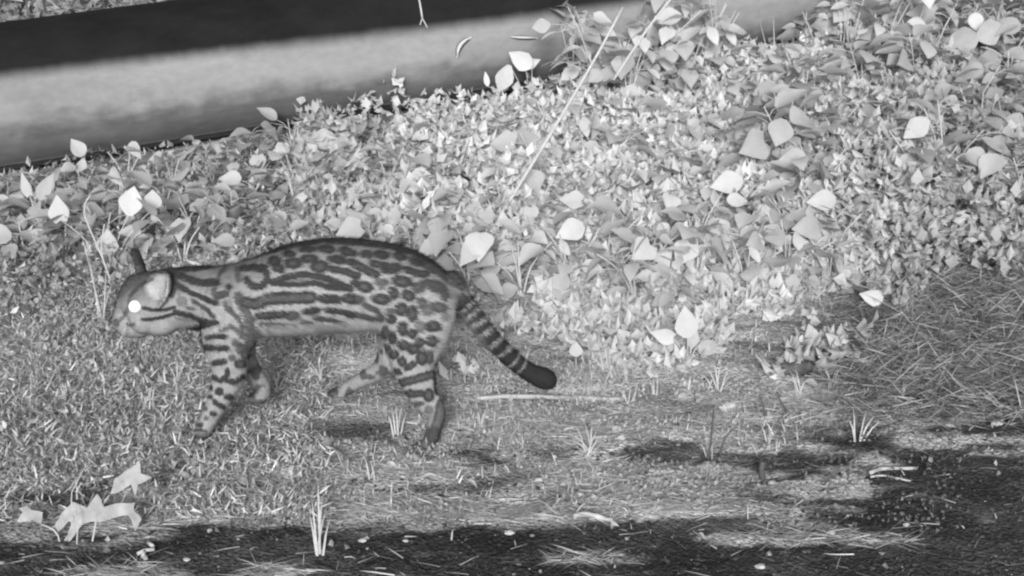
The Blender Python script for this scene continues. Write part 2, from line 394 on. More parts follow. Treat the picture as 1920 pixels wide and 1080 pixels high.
def paw(px, py, d, ln, hh):   # paw pad with four toes
    out = [ell(px, py, d, ln, hh, .023, 16)]
    for k, o in enumerate((-.016, -.006, .006, .016)):
        out.append(ell(px - ln*(.78 if k in (1, 2) else .62), py + hh*.28, d + o, 9, hh*.68, .0075, 10))
    return out
parts += paw(368,829,.066,17,11) + paw(791,840,.060,20,11) + paw(482,746,-.064,20,10) + paw(636,736,-.058,19,9)
TL = [(846,532,0,26,.030),(862,556,0,20,.022),(876,577,0,18,.0205),(893,600,0,17.5,.020),(912,625,0,17.5,.020),(935,650,0,17.5,.020),(960,674,0,17.5,.020),(984,692,0,17.5,.020),(1003,703,0,19,.0215),(1018,709,0,21.5,.023),(1026,712,0,20,.022)]
parts.append(leg(TL, 30))
V, Fq = join(parts)
tmp = obj('cat_tmp', mesh_np('cat_tmp', V, Fq), None)
bm = bmesh.new(); bm.from_mesh(tmp.data); bmesh.ops.recalc_face_normals(bm, faces=bm.faces); bm.to_mesh(tmp.data); bm.free()
md = tmp.modifiers.new('r', 'REMESH'); md.mode = 'VOXEL'; md.voxel_size = .0042; md.use_smooth_shade = True
md = tmp.modifiers.new('s', 'SMOOTH'); md.factor = .5; md.iterations = 5
md = tmp.modifiers.new('d', 'SUBSURF'); md.levels = 1; md.render_levels = 1
dg = bpy.context.evaluated_depsgraph_get(); dg.update()
body = bpy.data.meshes.new_from_object(tmp.evaluated_get(dg)); body.name = 'ocelot_body'
bpy.data.objects.remove(tmp)
nv = len(body.vertices); BV = np.empty(nv*3, np.float32); body.vertices.foreach_get('co', BV); BV = BV.reshape(-1, 3).astype(float)
BN = np.empty(nv*3, np.float32); body.vertices.foreach_get('normal', BN); BN = BN.reshape(-1, 3).astype(float)
# --- coat: markings drawn on the flank (picture pixels on the body plane), the same on both sides
C1 = lambda x, y: (180 + x/4, 420 + y/4)
C2 = lambda x, y: (620 + x/4, 420 + y/4)
C3 = lambda x, y: (320 + x*.3021, 600 + y*.3021)
CH = lambda x, y: (180 + x/4.5, 450 + y/4.5)
def EL(f, s, items):          # ellipses: x, y, rx, ry, angle, depth
    for it in items:
        x, y, rx, ry = it[:4]; an = it[4] if len(it) > 4 else 0; k = it[5] if len(it) > 5 else 1
        px, py = f(x, y); MARK.append(('e', px, py, rx*s, ry*s, math.radians(an), k))
def LN(f, s, items):          # strokes: points, half width, depth
    for pts, w, *k in items: MARK.append(('l', [f(*p) for p in pts], w*s, k[0] if k else 1))
MARK = []
LN(C1, .25, [([(330,300),(500,310),(700,335),(900,300),(1100,255),(1300,195),(1500,145),(1700,118),(1960,125)],26),
 ([(1180,330),(1230,335)],28),([(1090,335),(1250,325)],24),([(1120,420),(1170,470),(1230,465),(1275,420),(1270,365)],24),
 ([(1320,435),(1400,402),(1550,375),(1700,400),(1860,462)],20),([(1320,445),(1500,452),(1640,440),(1760,480),(1880,488)],16),([(1400,425),(1560,412),(1800,455)],22,.6),
 ([(1110,585),(1190,600),(1270,560),(1400,552),(1600,548)],42),([(1210,690),(1310,680),(1395,675)],26),([(1720,642),(1820,655),(1920,685)],18),
 ([(1230,748),(1390,765)],17,.8),([(1250,750),(1290,810)],14,.7),([(1540,732),(1650,768),(1820,792)],17,.8),([(1640,703),(1760,718),(1860,752)],14,.9),
 ([(600,375),(700,420),(800,445),(890,440)],27),([(600,455),(700,512),(800,552),(890,592)],19),([(720,575),(830,640),(880,700)],13,.9),
 ([(590,660),(700,680),(780,722),(890,740)],18),([(690,785),(780,765),(900,738)],20),([(600,705),(700,720)],8,.5),
 ([(960,590),(985,640),(1050,695),(1080,750),(1095,830)],18,.85),([(1060,540),(1090,620),(1140,700),(1155,790),(1140,900),(1120,985)],34,.9),
 ([(910,420),(915,380),(960,340)],16,.7),([(1050,340),(1060,420)],18,.7),([(900,540),(970,520)],26,.9),
 ([(830,852),(900,838),(955,842)],18),([(820,925),(975,930)],22),([(890,1042),(960,1028)],23),([(930,800),(1000,762),(1055,800),(1085,850)],14,.8),([(880,500),(900,580)],22,.7)])
EL(C1, .25, [(1440,226,46,23),(1580,191,62,21),(1725,190,58,28,5),(1330,282,48,36),(1470,296,62,37),(1590,262,62,30),(1362,330,45,30,20),(1670,318,66,42),(1800,266,66,30,8),(1905,288,30,25),
 (1800,340,60,22,10,.8),(1740,560,82,33,4),(1895,558,52,36),(1460,685,52,32,0,.9),(1610,650,64,25,-8),(1450,770,40,18,0,.6),(990,470,24,24),(1030,885,28,26,0,.8),(1020,1000,26,24,0,.8),(1080,1045,46,38),(1075,930,36,40,0,.9),
 (640,580,40,35,30,.5),(700,630,36,12,5,.8),(990,600,30,40,0,.4),(1180,215,60,40,-20,.7)])
LN(C2, .25, [([(0,120),(200,130),(400,152),(530,182),(650,215),(770,275),(870,345),(950,430)],30),([(600,272),(720,305),(800,355),(900,425),(965,460)],30,.85),([(150,288),(250,340),(330,376)],27),
 ([(300,292),(400,318),(500,322)],26),([(555,335),(620,368),(700,372)],24),([(0,335),(100,355),(200,388)],22),([(0,440),(60,468),(140,480)],25),([(620,470),(700,440),(800,455),(845,545)],28,.9),
 ([(0,645),(130,665),(250,692),(350,722)],17,.9),([(250,605),(340,650),(378,712)],17,.9),([(0,725),(90,750)],12,.7),([(980,540),(940,620)],24,.9)])
EL(C2, .25, [(120,210,66,30,12),(260,226,46,29,8),(370,231,52,30,8),(505,240,48,29,15),(640,286,50,22,20),(40,270,56,23,8),(440,332,72,40),(180,440,40,18,10),(245,470,62,38,10),(375,436,46,24,0,.85),(375,476,20,12,0,.7),
 (525,430,74,40,8),(645,475,40,38,0,.9),(770,465,62,42,20,.9),(20,560,48,30,10),(160,560,78,36,3,.9),(370,562,68,38,8),(465,515,36,44,-20),(575,535,52,36,25),(675,590,36,40,0,.9),(715,645,42,38,0,.8),(800,622,66,36,15,.9),
 (440,660,36,30,0,.8),(450,712,36,30),(522,635,42,48),(605,670,40,58),(410,812,26,48,0,.9),(530,782,36,52),(605,822,36,33),(665,770,36,40,0,.7),(755,766,56,40),(845,692,28,32,0,.6),(460,852,28,42),(540,905,40,36),(615,936,42,40),
 (665,890,34,34),(750,876,40,42,-30),(420,926,26,26,0,.9),(475,976,34,34),(535,1030,34,38),(685,1002,42,56),(742,1000,26,48,0,.9),(600,1062,52,26,-30)])
LN(C1, .25, [([(1290,835),(1420,850),(1560,840)],11,.55),([(1640,800),(1780,825),(1900,835)],10,.5),([(1200,800),(1230,850)],14,.6)])
LN(C3, .302, [([(1430,388),(1540,360),(1650,330)],27),([(1650,340),(1655,440)],22),([(1470,455),(1550,455)],24),([(1685,520),(1665,620),(1625,730)],36,.9),([(1500,795),(1600,812)],18,.8),
 ([(265,352),(310,376),(352,345),(350,310)],15),([(350,375),(400,385),(445,350)],16),([(275,510),(325,538)],15),([(150,678),(215,688)],8),([(150,722),(215,735)],12,.9),([(190,700),(230,760)],30,.4),([(1640,560),(1600,700)],30,.4)])
EL(C3, .302, [(1600,465,34,42),(1540,516,32,14,0,.9),(1602,555,26,26,0,.7),(1410,320,28,18,30),(300,442,26,26,30),(360,476,30,20),(250,420,14,16),(248,475,15,14),(270,500,12,12),(265,582,22,18),(215,548,13,13,0,.8),(222,608,14,12,0,.8),(185,650,17,14),(300,620,12,8,0,.5)])
# face
LN(CH, .222, [([(400,572),(480,592),(580,590),(660,568)],13),([(390,672),(480,668),(570,650),(660,620)],13),([(290,470),(320,430),(390,370),(470,330)],15,.75),([(655,310),(662,390),(635,465)],24,.95),
 ([(185,690),(240,640),(275,560),(285,470)],13,.65),([(260,712),(320,716)],12,.7),([(300,230),(450,235),(650,250)],34,.95),([(660,210),(900,235)],14,.9),([(165,690),(172,705)],24,.8)])
EL(CH, .222, [(250,380,120,50,-55,.35)])
mx, my = BV[:, 0], BV[:, 2]
d_lat = YC - BV[:, 1]
MV = BV.copy(); MV[:, 1] = YC - np.abs(d_lat)
qx, qy, _ = project(MV)
jx = (fbm(BV[:, 0]*220, BV[:, 2]*220, 2)-.5)*3.0; jy = (fbm(BV[:, 0]*220+50, BV[:, 2]*220+9, 2)-.5)*3.0
ux, uy = qx + jx, qy + jy
dark = np.zeros(nv)
for mk in MARK:
    if mk[0] == 'e':
        _, ex, ey, rx, ry, an, k = mk
        c_, s_ = math.cos(an), math.sin(an); a_ = (ux-ex)*c_ + (uy-ey)*s_; b_ = -(ux-ex)*s_ + (uy-ey)*c_
        e = np.sqrt((a_/rx)**2 + (b_/ry)**2); dd = (e - 1)*min(rx, ry)
    else:
        _, pts, w, k = mk; dd = np.full(nv, 1e9)
        for (x0, y0), (x1, y1) in zip(pts[:-1], pts[1:]):
            l2 = (x1-x0)**2 + (y1-y0)**2 + 1e-9; t = np.clip(((ux-x0)*(x1-x0) + (uy-y0)*(y1-y0))/l2, 0, 1)
            dd = np.minimum(dd, np.hypot(ux - x0 - t*(x1-x0), uy - y0 - t*(y1-y0)))
        dd = dd - w
    grow = 0.9*sstep(470, 520, ux)*(1 - sstep(650, 700, uy)) + .5
    dark = np.maximum(dark, k*(1 - sstep(-1.4, 2.0, dd - grow))*(1 - .17*sstep(2.5, 8, -dd)*(uy > 440)*(ux > 440)))
# ground colour of the coat: darker tawny back, pale flank, white belly and inner limbs
topy = np.interp(qx, [r[0] for r in TR], [r[1] for r in TR])
base = .19 + .15*sstep(8, 90, qy - topy); base = np.where(qx > 880, .30, base)
base = np.where(qy > 640, .31, base)
base = np.where((qx < 335), .085 + .21*sstep(525, 600, qy + (qx-250)*.25), base)
ea = np.hypot((qx-300)/27, (qy-538)/24); base = np.where((ea < 1.25) & (d_lat > .02), .40*(1-sstep(.7, 1.25, ea)) + base*sstep(.7, 1.25, ea), base)
base = np.where((qx < 250) & (qy > 590) & (qy < 612) & (qx > 226), .30, base)
base = np.where((qy > 800) & (qx > 750), .11, base); base = np.where((qy > 812) & (qx < 420), .17, base)
inner = (BN[:, 1] > .2) & (d_lat > .01); base = np.where(inner & (qy > 640), .40, base)
belly = (BN[:, 2] < -.45) & (qx > 480) & (qx < 720); base = np.where(belly, .40, base); dark = np.where(belly, dark*.4, dark)
# far legs: own bars and spots on a pale inner side
far = (d_lat < -.03) & (BV[:, 2] < cp(600, 652)[2])
sp = vnoise(BV[:, 0]*60+3, BV[:, 2]*75); fd = sstep(.52, .66, sp)*.85
dark = np.where(far, fd*.95, dark); base = np.where(far, .25, base)
# tail rings
tp = np.array([cp(r[0], r[1]) for r in resample(TL, 120)]); tl = np.concatenate([[0], np.cumsum(np.linalg.norm(np.diff(tp, axis=0), axis=1))])/PXM
tailm = (qx > 862) & (qy > 540) | (qx > 850) & (qy > 566)
ti = np.where(tailm)[0]; D = np.linalg.norm(BV[ti][:, None, [0, 2]] - tp[None][:, :, [0, 2]], axis=2); arc = tl[D.argmin(1)]
tax, tay = qx[ti], qy[ti]
gaps = [(48,2.2),(66,2.2),(87,2.6),(110,2.6),(137,2.0),(164,1.7),(192,1.2),(212,1.0)]
td = np.ones(len(ti))
acc = arc + (fbm(BV[ti][:, 0]*60, BV[ti][:, 2]*60, 2)-.5)*7
for g, w in gaps:
    td *= np.where(g < 150, 1, .8)*sstep(w-1.5, w+2.5, np.abs(acc - g)) + (0 if g < 150 else .2)
under = sstep(.25, .8, -BN[ti][:, 2] - BN[ti][:, 0]*.35)*(1 - sstep(120, 170, arc)); td *= 1 - .5*under
dark[ti] = np.where(arc > 30, np.maximum(td*1.0, 0), dark[ti]); base[ti] = np.where(arc > 30, .30, base[ti])
tipd = np.zeros(nv); tipd[ti] = sstep(120, 160, arc)
spot = np.where(tipd > 0, .035 - .012*tipd, .040)
fe = (d_lat < -.02) & (qx < 268) & (qy < 512); 
farear = (BV[:, 1] > YC+.028) & (BV[:, 0] < cp(272, 500)[0]) & (BV[:, 2] > cp(262, 512)[2]); dark[farear] = .95; base[farear] = .12
toneb = base*.92*(1-dark) + spot*dark
toneb *= 1 + .25*(fbm(BV[:, 0]*300, BV[:, 2]*300, 2) - .5)
a = body.attributes.new('tone', 'FLOAT', 'POINT'); a.data.foreach_set('value', toneb.astype(np.float32))
body.polygons.foreach_set('use_smooth', np.full(len(body.polygons), True))
for mm in list(body.materials): pass
body.materials.clear(); body.materials.append(M_coat)
cat0 = np.array([*cp(590, 840)[:1], YC, 0.0])
body.vertices.foreach_set('co', (BV - cat0).astype(np.float32).ravel()); body.update()
cat = thing('ocelot', 'spotted ocelot with ringed tail walking across the clearing, head lowered and one eye shining', 'wild cat', tuple(cat0))
obj('body', body, M_coat, cat)
# short fur, one sliver per hair tuft, leaning back along the body
nf = 130000
areas = np.ones(nv); pick = rng.integers(0, nv, nf)
p0 = BV[pick] + rng.normal(0, .0007, (nf, 3)); nn = BN[pick]
flow = np.tile(np.array([1.0, 0, -.25]), (nf, 1)); px_, py_ = qx[pick], qy[pick]
legm = py_ > 660; flow[legm] = (.25, 0, -1)
tm = (px_ > 868); flow[tm] = (.75, 0, -.65)
hd = px_ < 330; flow[hd] = (1, 0, .15)
flow -= nn*np.sum(flow*nn, 1)[:, None]; flow /= np.linalg.norm(flow, axis=1)[:, None] + 1e-6
ln = np.where(hd, .005, np.where(legm, .006, np.where(tm, .013, .013)))*rng.uniform(.6, 1.3, nf)
dirv = flow + nn*np.where(tm, .6, .42)[:, None] + rng.normal(0, .22, (nf, 3)); dirv /= np.linalg.norm(dirv, axis=1)[:, None]
wv = np.cross(dirv, nn); wv /= np.linalg.norm(wv, axis=1)[:, None] + 1e-6
hw = .0008
V = np.stack([p0 - wv*hw - nn*.001, p0 + wv*hw - nn*.001, p0 + dirv*ln[:, None]], 1).reshape(-1, 3) - cat0
F = np.arange(nf*3).reshape(-1, 3)
ft = np.repeat(toneb[pick]*rng.uniform(.72, 1.3, nf), 3)
fm = mesh_np('fur', V, F, ft)
fm.normals_split_custom_set_from_vertices([tuple(v) for v in np.repeat(nn, 3, axis=0)])
obj('fur', fm, M_coat, cat, kind='stuff')
# eyes, nose, whiskers
m_eye, N, L = mat('eyeshine'); b = N['Principled BSDF']; b.inputs['Base Color'].default_value = grey(.97); b.inputs['Roughness'].default_value = .5  # light thrown back by the eye, put in as plain white colour
m_dark = simple('wet_black', .03, .35, .1, 60, spec=.5)
def ball(c, r, mt, name, parent, sq=(1, 1, 1), off=None):
    bm = bmesh.new(); bmesh.ops.create_uvsphere(bm, u_segments=20, v_segments=12, radius=r); bmesh.ops.scale(bm, vec=sq, verts=bm.verts)
    me = bpy.data.meshes.new(name); bm.to_mesh(me); bm.free(); me.polygons.foreach_set('use_smooth', np.full(len(me.polygons), True))
    o = obj(name, me, mt, parent); o.location = Vector(tuple(np.asarray(c) - (off if off is not None else 0))); return o
def surf(px, py, sign=1):
    sel = (d_lat*sign > 0); k = np.where(sel)[0]; h = np.hypot(qx[k]-px, qy[k]-py); return BV[k[np.argmin(h + 0*h)]]
e = surf(255, 575); eye = ball(e + np.array([-.001, -.001, .0]), .0142, m_eye, 'eye', cat, off=cat0); eye['label'] = 'bright shining eye'
e2 = surf(255, 575, -1); ball(e2 + np.array([-.001, .001, 0]), .0135, m_dark, 'eye', cat, off=cat0)
nzp = cp(211, 599); ball(nzp, .010, m_dark, 'nose', cat, (.8, 1.1, .75), off=cat0)
wp = []
for s_ in (1, -1):
    for k in range(5):
        st = cp(236 + k*2, 600 + k*4, .024*s_); en = st + np.array([.02 - .012*k, -.05*s_, -.012*k + .008]); md_ = (st+en)/2 + np.array([0, 0, .006])
        wp.append(tube(crv([st, md_, en], 6), [.0006, .0006, .0005, .0005, .0004, .0002], 4))
M_whisk = simple('whisker', .6, .5)
for V, Fq in wp: obj('whisker', mesh_np('whisker', V - cat0, Fq), M_whisk, cat)

# ------------------------------------------------------------------ broad-leaved plants
def leaf_mesh(name, ln=.1, wd=.045, kind=0, curl=.2, fold=.25, seed=0):
    r = random.Random(seed); rows = 7
    prof = [[.30,.80,1.0,.93,.70,.38,.02],[.22,.62,.92,1.0,.78,.42,.02],[.55,.95,1.0,.85,.6,.3,.02],[.2,.45,.7,.85,.8,.5,.02]][kind]
    V = []; T = []
    for i in range(rows):
        t = i/(rows-1); w = wd*prof[i]*(1 + r.uniform(-.05, .05))
        back = -.10*ln if (kind == 2 and i == 0) else 0
        z0 = -curl*ln*t*t
        for k, q in enumerate((-1, -.55, 0, .55, 1)):
            V.append((w*q, ln*t + back*abs(q), z0 + fold*w*abs(q)**1.3 + r.uniform(-.03, .03)*wd*abs(q)))
    F = []
    for i in range(rows-1):
        for k in range(4): F.append((i*5+k, i*5+k+1, (i+1)*5+k+1, (i+1)*5+k))
    me = mesh_np(name, np.array(V), F); return me
LEAVES = [leaf_mesh('leaf', .1, w, k, c, f, i) for i, (w, k, c, f) in enumerate(
    [(.040, 0, .15, .2), (.046, 2, .25, .15), (.038, 1, .3, .3), (.050, 2, .1, .25), (.034, 0, .4, .2), (.042, 1, .2, .1), (.048, 0, .3, .35), (.03, 3, .35, .25)])]
LEAVES_G = [l.copy() for l in LEAVES]
for l in LEAVES: l.materials.append(M_leaf)
for l in LEAVES_G: l.materials.append(M_leaf_grey)
def plant(rs, h, nleaf, size, leaves, spread=.6, label='', group='', mats=M_stem):
    r = random.Random(rs); root = thing('broadleaf_plant', label, 'plant', group=group)
    tubes = []; spots = []
    ns = r.randint(2, 4)
    for s_ in range(ns):
        a = r.uniform(0, 6.28); lean = r.uniform(.15, spread); hh = h*r.uniform(.6, 1.1)
        P = crv([(0, 0, -.02), (math.cos(a)*lean*hh*.35, math.sin(a)*lean*hh*.35, hh*.55), (math.cos(a)*lean*hh, math.sin(a)*lean*hh, hh)], 7)
        tubes.append(tube(P, np.linspace(.004, .0018, 7), 5))
        for k in range(max(2, nleaf//ns)):
            t = r.uniform(.25, 1); q = P[min(int(t*6), 6)]
            b_ = r.uniform(0, 6.28); pl = r.uniform(.03, .09)
            e_ = q + np.array([math.cos(b_)*pl, math.sin(b_)*pl, r.uniform(.0, .05)])
            tubes.append(tube([q, (q+e_)/2 + np.array([0, 0, .008]), e_], [.0015, .0013, .001], 4)); spots.append((e_, b_))
    V, F = join(tubes); obj('stem', mesh_np('stem', V, F), mats, root)
    for e_, b_ in spots:
        o = bpy.data.objects.new('leaf', leaves[r.randrange(len(leaves))]); link(o, root); o.location = tuple(e_)
        o.rotation_euler = (r.gauss(-.15, .45), r.gauss(0, .45), b_ - math.pi/2 + r.gauss(0, .4)); o.scale = (size*r.uniform(.6, 1.3),)*3
    return root
def tidy(lst):      # prototypes stand at the first spots themselves
    return lst
MARKS = [('the thick end of the pipe', 40, 340), ('the ears of the ocelot', 240, 450), ('the shoulders of the ocelot', 440, 450), ('the arched back of the ocelot', 640, 400), ('the stained underside of the pipe', 520, 265),
         ('the white-leaved plant before the pipe', 950, 190), ('the foot of the long leaning stalk', 890, 490), ('the middle of the long leaning stalk', 1010, 290), ('the tip of the long leaning stalk', 1165, 30),
         ('the root of the ringed tail', 900, 560), ('the bright rounded leaves by the tail tip', 1290, 600), ('the hanging leaves over the pipe', 1290, 110), ('the narrow-leaved weeds before the pipe', 1400, 90),
         ('the round pale leaf standing alone', 1634, 540), ('the matted dry grass', 1830, 470), ('the large rounded leaves by the dark gap', 1640, 60), ('the large overlapping grey leaves', 1830, 120), ('the forked tendril on the pipe', 790, -40), ('the dark top of the pipe end', 100, -10),
         ('the front paws', 390, 850), ('the hind paws', 790, 860), ('the slim upright grass tuft', 598, 1000), ('the jagged lobed weed', 160, 960), ('the long stick under the tail', 1020, 750), ('the tall thin bare stem', 1330, 850), ('the short dark log', 1490, 695),
         ('the crusty clump on the dark soil', 1590, 910), ('the split stick on the dark soil', 1690, 880), ('the nose of the ocelot', 190, 640), ('the flat stick bordering the dark soil', 1110, 970), ('the belly of the ocelot', 600, 720)]
def near(p):
    x, y, _ = project(np.asarray(p)); return min(MARKS, key=lambda m_: math.hypot(m_[1]-float(x), (m_[2]-float(y))*1.3))[0]
def scatter_plants(spots, protos, label, group, smin, smax):
    used = [False]*len(protos)
    for (x, y, z) in spots:
        k = random.randrange(len(protos)); rot = (random.gauss(0, .12), random.gauss(0, .12), random.uniform(0, 6.28)); sc = random.uniform(smin, smax)
        lb = label + ' near ' + near((x, y, z))
        if not used[k]:
            p = protos[k]; p.location = (x, y, z); p.rotation_euler = rot; p.scale = (sc,)*3; used[k] = True; p['label'] = lb
        else: dup(protos[k], (x, y, z), rot, sc, lb)
    for k, u in enumerate(used):
        if not u:
            for ch in list(protos[k].children): bpy.data.objects.remove(ch)
            bpy.data.objects.remove(protos[k])
def spots_in(n, x0, x1, y0, y1, mind=.06, ok=None):
    out = []; N_ = n*25
    px = rng.uniform(x0, x1, N_); py = rng.uniform(y0, y1, N_); PP = ground_at(px, py)
    for k in range(N_):
        p = PP[k]
        if len(out) >= n: break
        if (ok and not ok(px[k], py[k])) or abs(p[0]) > 4: continue
        t = (p[0] - PA[0])/(PB[0] - PA[0]); yp = PA[1] + t*(PB[1]-PA[1])
        if yp - .36 < p[1] < yp + .55: continue
        if all((p[0]-q[0])**2 + (p[1]-q[1])**2 > mind**2 for q in out): out.append(tuple(p))
    return out
lab, grp = 'leafy plant with pale oval leaves', 'leafy plants between the pipe and the ocelot'
pr = [plant(10+i, .16, 14, .85, LEAVES_G if i % 3 else LEAVES, .8, lab, grp) for i in range(8)]
scatter_plants(spots_in(80, -80, 900, 285, 500, .12, lambda x, y: y > 392 - x*.19), pr, lab, grp, .6, 1.0)
lab, grp = 'bright broad-leaved plant in the dense patch', 'bright leafy plants behind the tail'
pr = [plant(30+i, .20, 16, .9, LEAVES, .8, lab, grp) for i in range(9)]
scatter_plants(spots_in(165, 700, 1560, 200, 570, .085, lambda x, y: y > max(330 - (x-860)*.2, 300) - 60*(x > 1000) and not (x < 880 and y > 500)), pr, lab, grp, .5, 1.0)
lab, grp = 'tall shrub with grey broad leaves', 'tall broad-leaved shrubs on the bank end'
pr = [plant(50+i, .32, 24, 1.0, LEAVES_G, .7, lab, grp) for i in range(8)]  # darker grey at the right also holds the light's falloff in the colour
scatter_plants(spots_in(76, 1470, 2050, 120, 455, .12, lambda x, y: y < 440), pr, lab, grp, .65, 1.05)
lab, grp = 'leafy plant behind the pipe,', 'leafy plants behind the pipe'
pr = [plant(70+i, .22, 12, 1.0, LEAVES_G if i % 2 else LEAVES, .8, lab, grp) for i in range(6)]
scatter_plants(spots_in(44, -100, 1300, -120, 60, .16, lambda x, y: y < 80 - .13*x), pr, lab, grp, .8, 1.3)
lab, grp = 'bright-leaved plant growing up against the pipe', 'leafy plants against the pipe side'
pr = [plant(90+i, .42, 22, .85, LEAVES, .4, lab, grp) for i in range(6)]
sp_ = []
for px, py in ((1070,205),(1095,190),(1120,200),(1150,180),(1175,195),(1200,185),(1225,178),(1240,190),(1270,172),(1295,185),(1320,165),(1345,180),(1120,222),(1180,230),(1270,215),(1530,165),(1560,150),(1590,160),(1620,140),(1650,150),(1690,140),(1720,150),(1760,135),(1800,140),(1850,130),(1890,135)): sp_.append(tuple(GP(px, py) - np.array([0, random.uniform(0, .12), 0])))
scatter_plants(sp_, pr, lab, grp, .75, 1.15)

# ------------------------------------------------------------------ small growth that nobody could count
def frames(n, up=.5, yaw=None, sd=.45):
    yaw = rng.uniform(0, 2*math.pi, n) if yaw is None else yaw
    pitch = rng.normal(up, sd, n)
    f = np.stack([np.cos(yaw)*np.cos(pitch), np.sin(yaw)*np.cos(pitch), np.sin(pitch)], -1)
    s = np.stack([-np.sin(yaw), np.cos(yaw), np.zeros(n)], -1); roll = rng.normal(0, .5, n)
    u = np.cross(f, s)*-1; s2 = s*np.cos(roll)[:, None] + u*np.sin(roll)[:, None]
    return f, s2, np.cross(s2, f)
def leaflets(base, ln, wd, tone, up=.4):
    n = len(base); f, s, u = frames(n, up); L_ = ln[:, None]; W_ = wd[:, None]
    V = np.stack([base, base + f*L_*.45 + s*W_ + u*W_*.3, base + f*L_*.5, base + f*L_*.45 - s*W_ + u*W_*.3, base + f*L_ - u*L_*.12], 1)
    k = np.arange(n)[:, None]*5
    F = np.concatenate([k + np.array([[0, 2, 1]]), k + np.array([[0, 3, 2]]), k + np.array([[1, 2, 4]]), k + np.array([[2, 3, 4]])])
    return V.reshape(-1, 3), F, np.repeat(tone, 5)
def blades(base, ln, wd, tone, up, yaw=None, bend=.35, sd=.45):
    n = len(base); f, s, u = frames(n, up, yaw, sd); L_ = ln[:, None]; W_ = wd[:, None]; dn = np.array([0, 0, -1.0])
    V = np.stack([base - s*W_, base + s*W_, base + f*L_*.55 - s*W_*.8, base + f*L_*.55 + s*W_*.8, base + f*L_ + dn*L_*bend*.5], 1)
    k = np.arange(n)[:, None]*5
    F = np.concatenate([k + np.array([[0, 1, 3]]), k + np.array([[0, 3, 2]]), k + np.array([[2, 3, 4]])])
    return V.reshape(-1, 3), F, np.repeat(tone, 5)
def sample(n, x0, x1, y0, y1, keep):
    px = rng.uniform(x0, x1, n); py = rng.uniform(y0, y1, n); k = rng.random(n) < keep(px, py); px, py = px[k], py[k]
    P = ground_at(px, py); ok = np.abs(P[:, 0]) < 4.5
    yp = pipe_bottom(P[:, 0])[0]; ok &= ~((P[:, 1] > yp - .22) & (P[:, 1] < yp + .5))
    return P[ok], px[ok], py[ok]
def clump(P, s=9): return fbm(P[:, 0]*s, P[:, 1]*s, 3)
SOILY = [q for q in BLOBS if q[4] <= .12]
def soil_mask(px, py):
    w = np.where(py > 1000, .8, 0.0)
    for bx, by, rx, ry, v, s in SOILY: w = np.maximum(w, 1 - sstep(.7, 1.2, np.hypot((px-bx)/rx, (py-by)/ry)))
    return w
# bright dense growth right of the ocelot
P, px, py = sample(100000, 560, 1980, 110, 720, lambda x, y: np.clip(1.1 - sstep(1560, 1800, x)*sstep(400, 540, y)*.8 - sstep(470, 720, y)*.97, 0, 1)*((y > 200) | (x > 1030))*(y > 372 - .19*x)*(.6 + .4*sstep(860, 960, x))*np.where((x < 840) & (y > 500), 0, 1))
k = clump(P, 6) > .36 + .16*sstep(500, 680, py); P, px, py = P[k], px[k], py[k]
h = rng.random(len(P))**1.1*(.17 + .08*sstep(1450, 1600, px))*(.4 + clump(P, 4))*(1 - .75*sstep(430, 600, py)); P[:, 2] += h
bright = .76 - .20*sstep(1450, 1750, px) - .10*sstep(480, 700, py)  # falls off from centre-right: partly kind of plant, partly light put into tone
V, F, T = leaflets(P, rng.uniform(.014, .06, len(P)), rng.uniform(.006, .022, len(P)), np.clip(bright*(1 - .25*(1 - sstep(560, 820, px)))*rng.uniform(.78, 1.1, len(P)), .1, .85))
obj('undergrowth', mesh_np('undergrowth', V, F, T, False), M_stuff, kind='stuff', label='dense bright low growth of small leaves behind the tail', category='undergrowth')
# low leaves on the left and behind the head
P, px, py = sample(80000, -120, 900, 255, 930, lambda x, y: np.clip((y > 348 - .17*x)*(1 - .3*sstep(560, 900, y)), 0, 1)*(1 - .9*soil_mask(x, y))*np.where(y > 600, np.where(x > 400, .10, .8), .75))
k = clump(P, 8) > .38 + .08*(py > 560); P, px, py = P[k], px[k], py[k]
lowz = sstep(540, 660, py)
h = rng.random(len(P))**1.5*.10*(.3 + clump(P, 5))*(1 - .7*lowz); P[:, 2] += h + .004
tn = np.where(rng.random(len(P)) < .26, .66, np.where(rng.random(len(P)) < .25, .25, .45))*rng.uniform(.7, 1.2, len(P))
zs = (1 - .5*lowz)*(.5 + 1.2*rng.random(len(P))**3)
V, F, T = leaflets(P, .032*zs, .010*zs*rng.uniform(.4, 1.2, len(P)), tn, .3)
obj('undergrowth', mesh_np('undergrowth', V, F, T, False), M_stuff, kind='stuff', label='low greyish growth of small leaves around the head of the ocelot', category='undergrowth')
# growth behind the pipe
P, px, py = sample(16000, -100, 1700, -260, 120, lambda x, y: np.ones_like(x)); P[:, 2] += rng.random(len(P))*.2
V, F, T = leaflets(P, rng.uniform(.03, .09, len(P)), rng.uniform(.012, .03, len(P)), rng.uniform(.25, .55, len(P)))
obj('undergrowth', mesh_np('undergrowth', V, F, T, False), M_stuff, kind='stuff', label='dense growth of leaves on the bank behind the pipe', category='undergrowth')
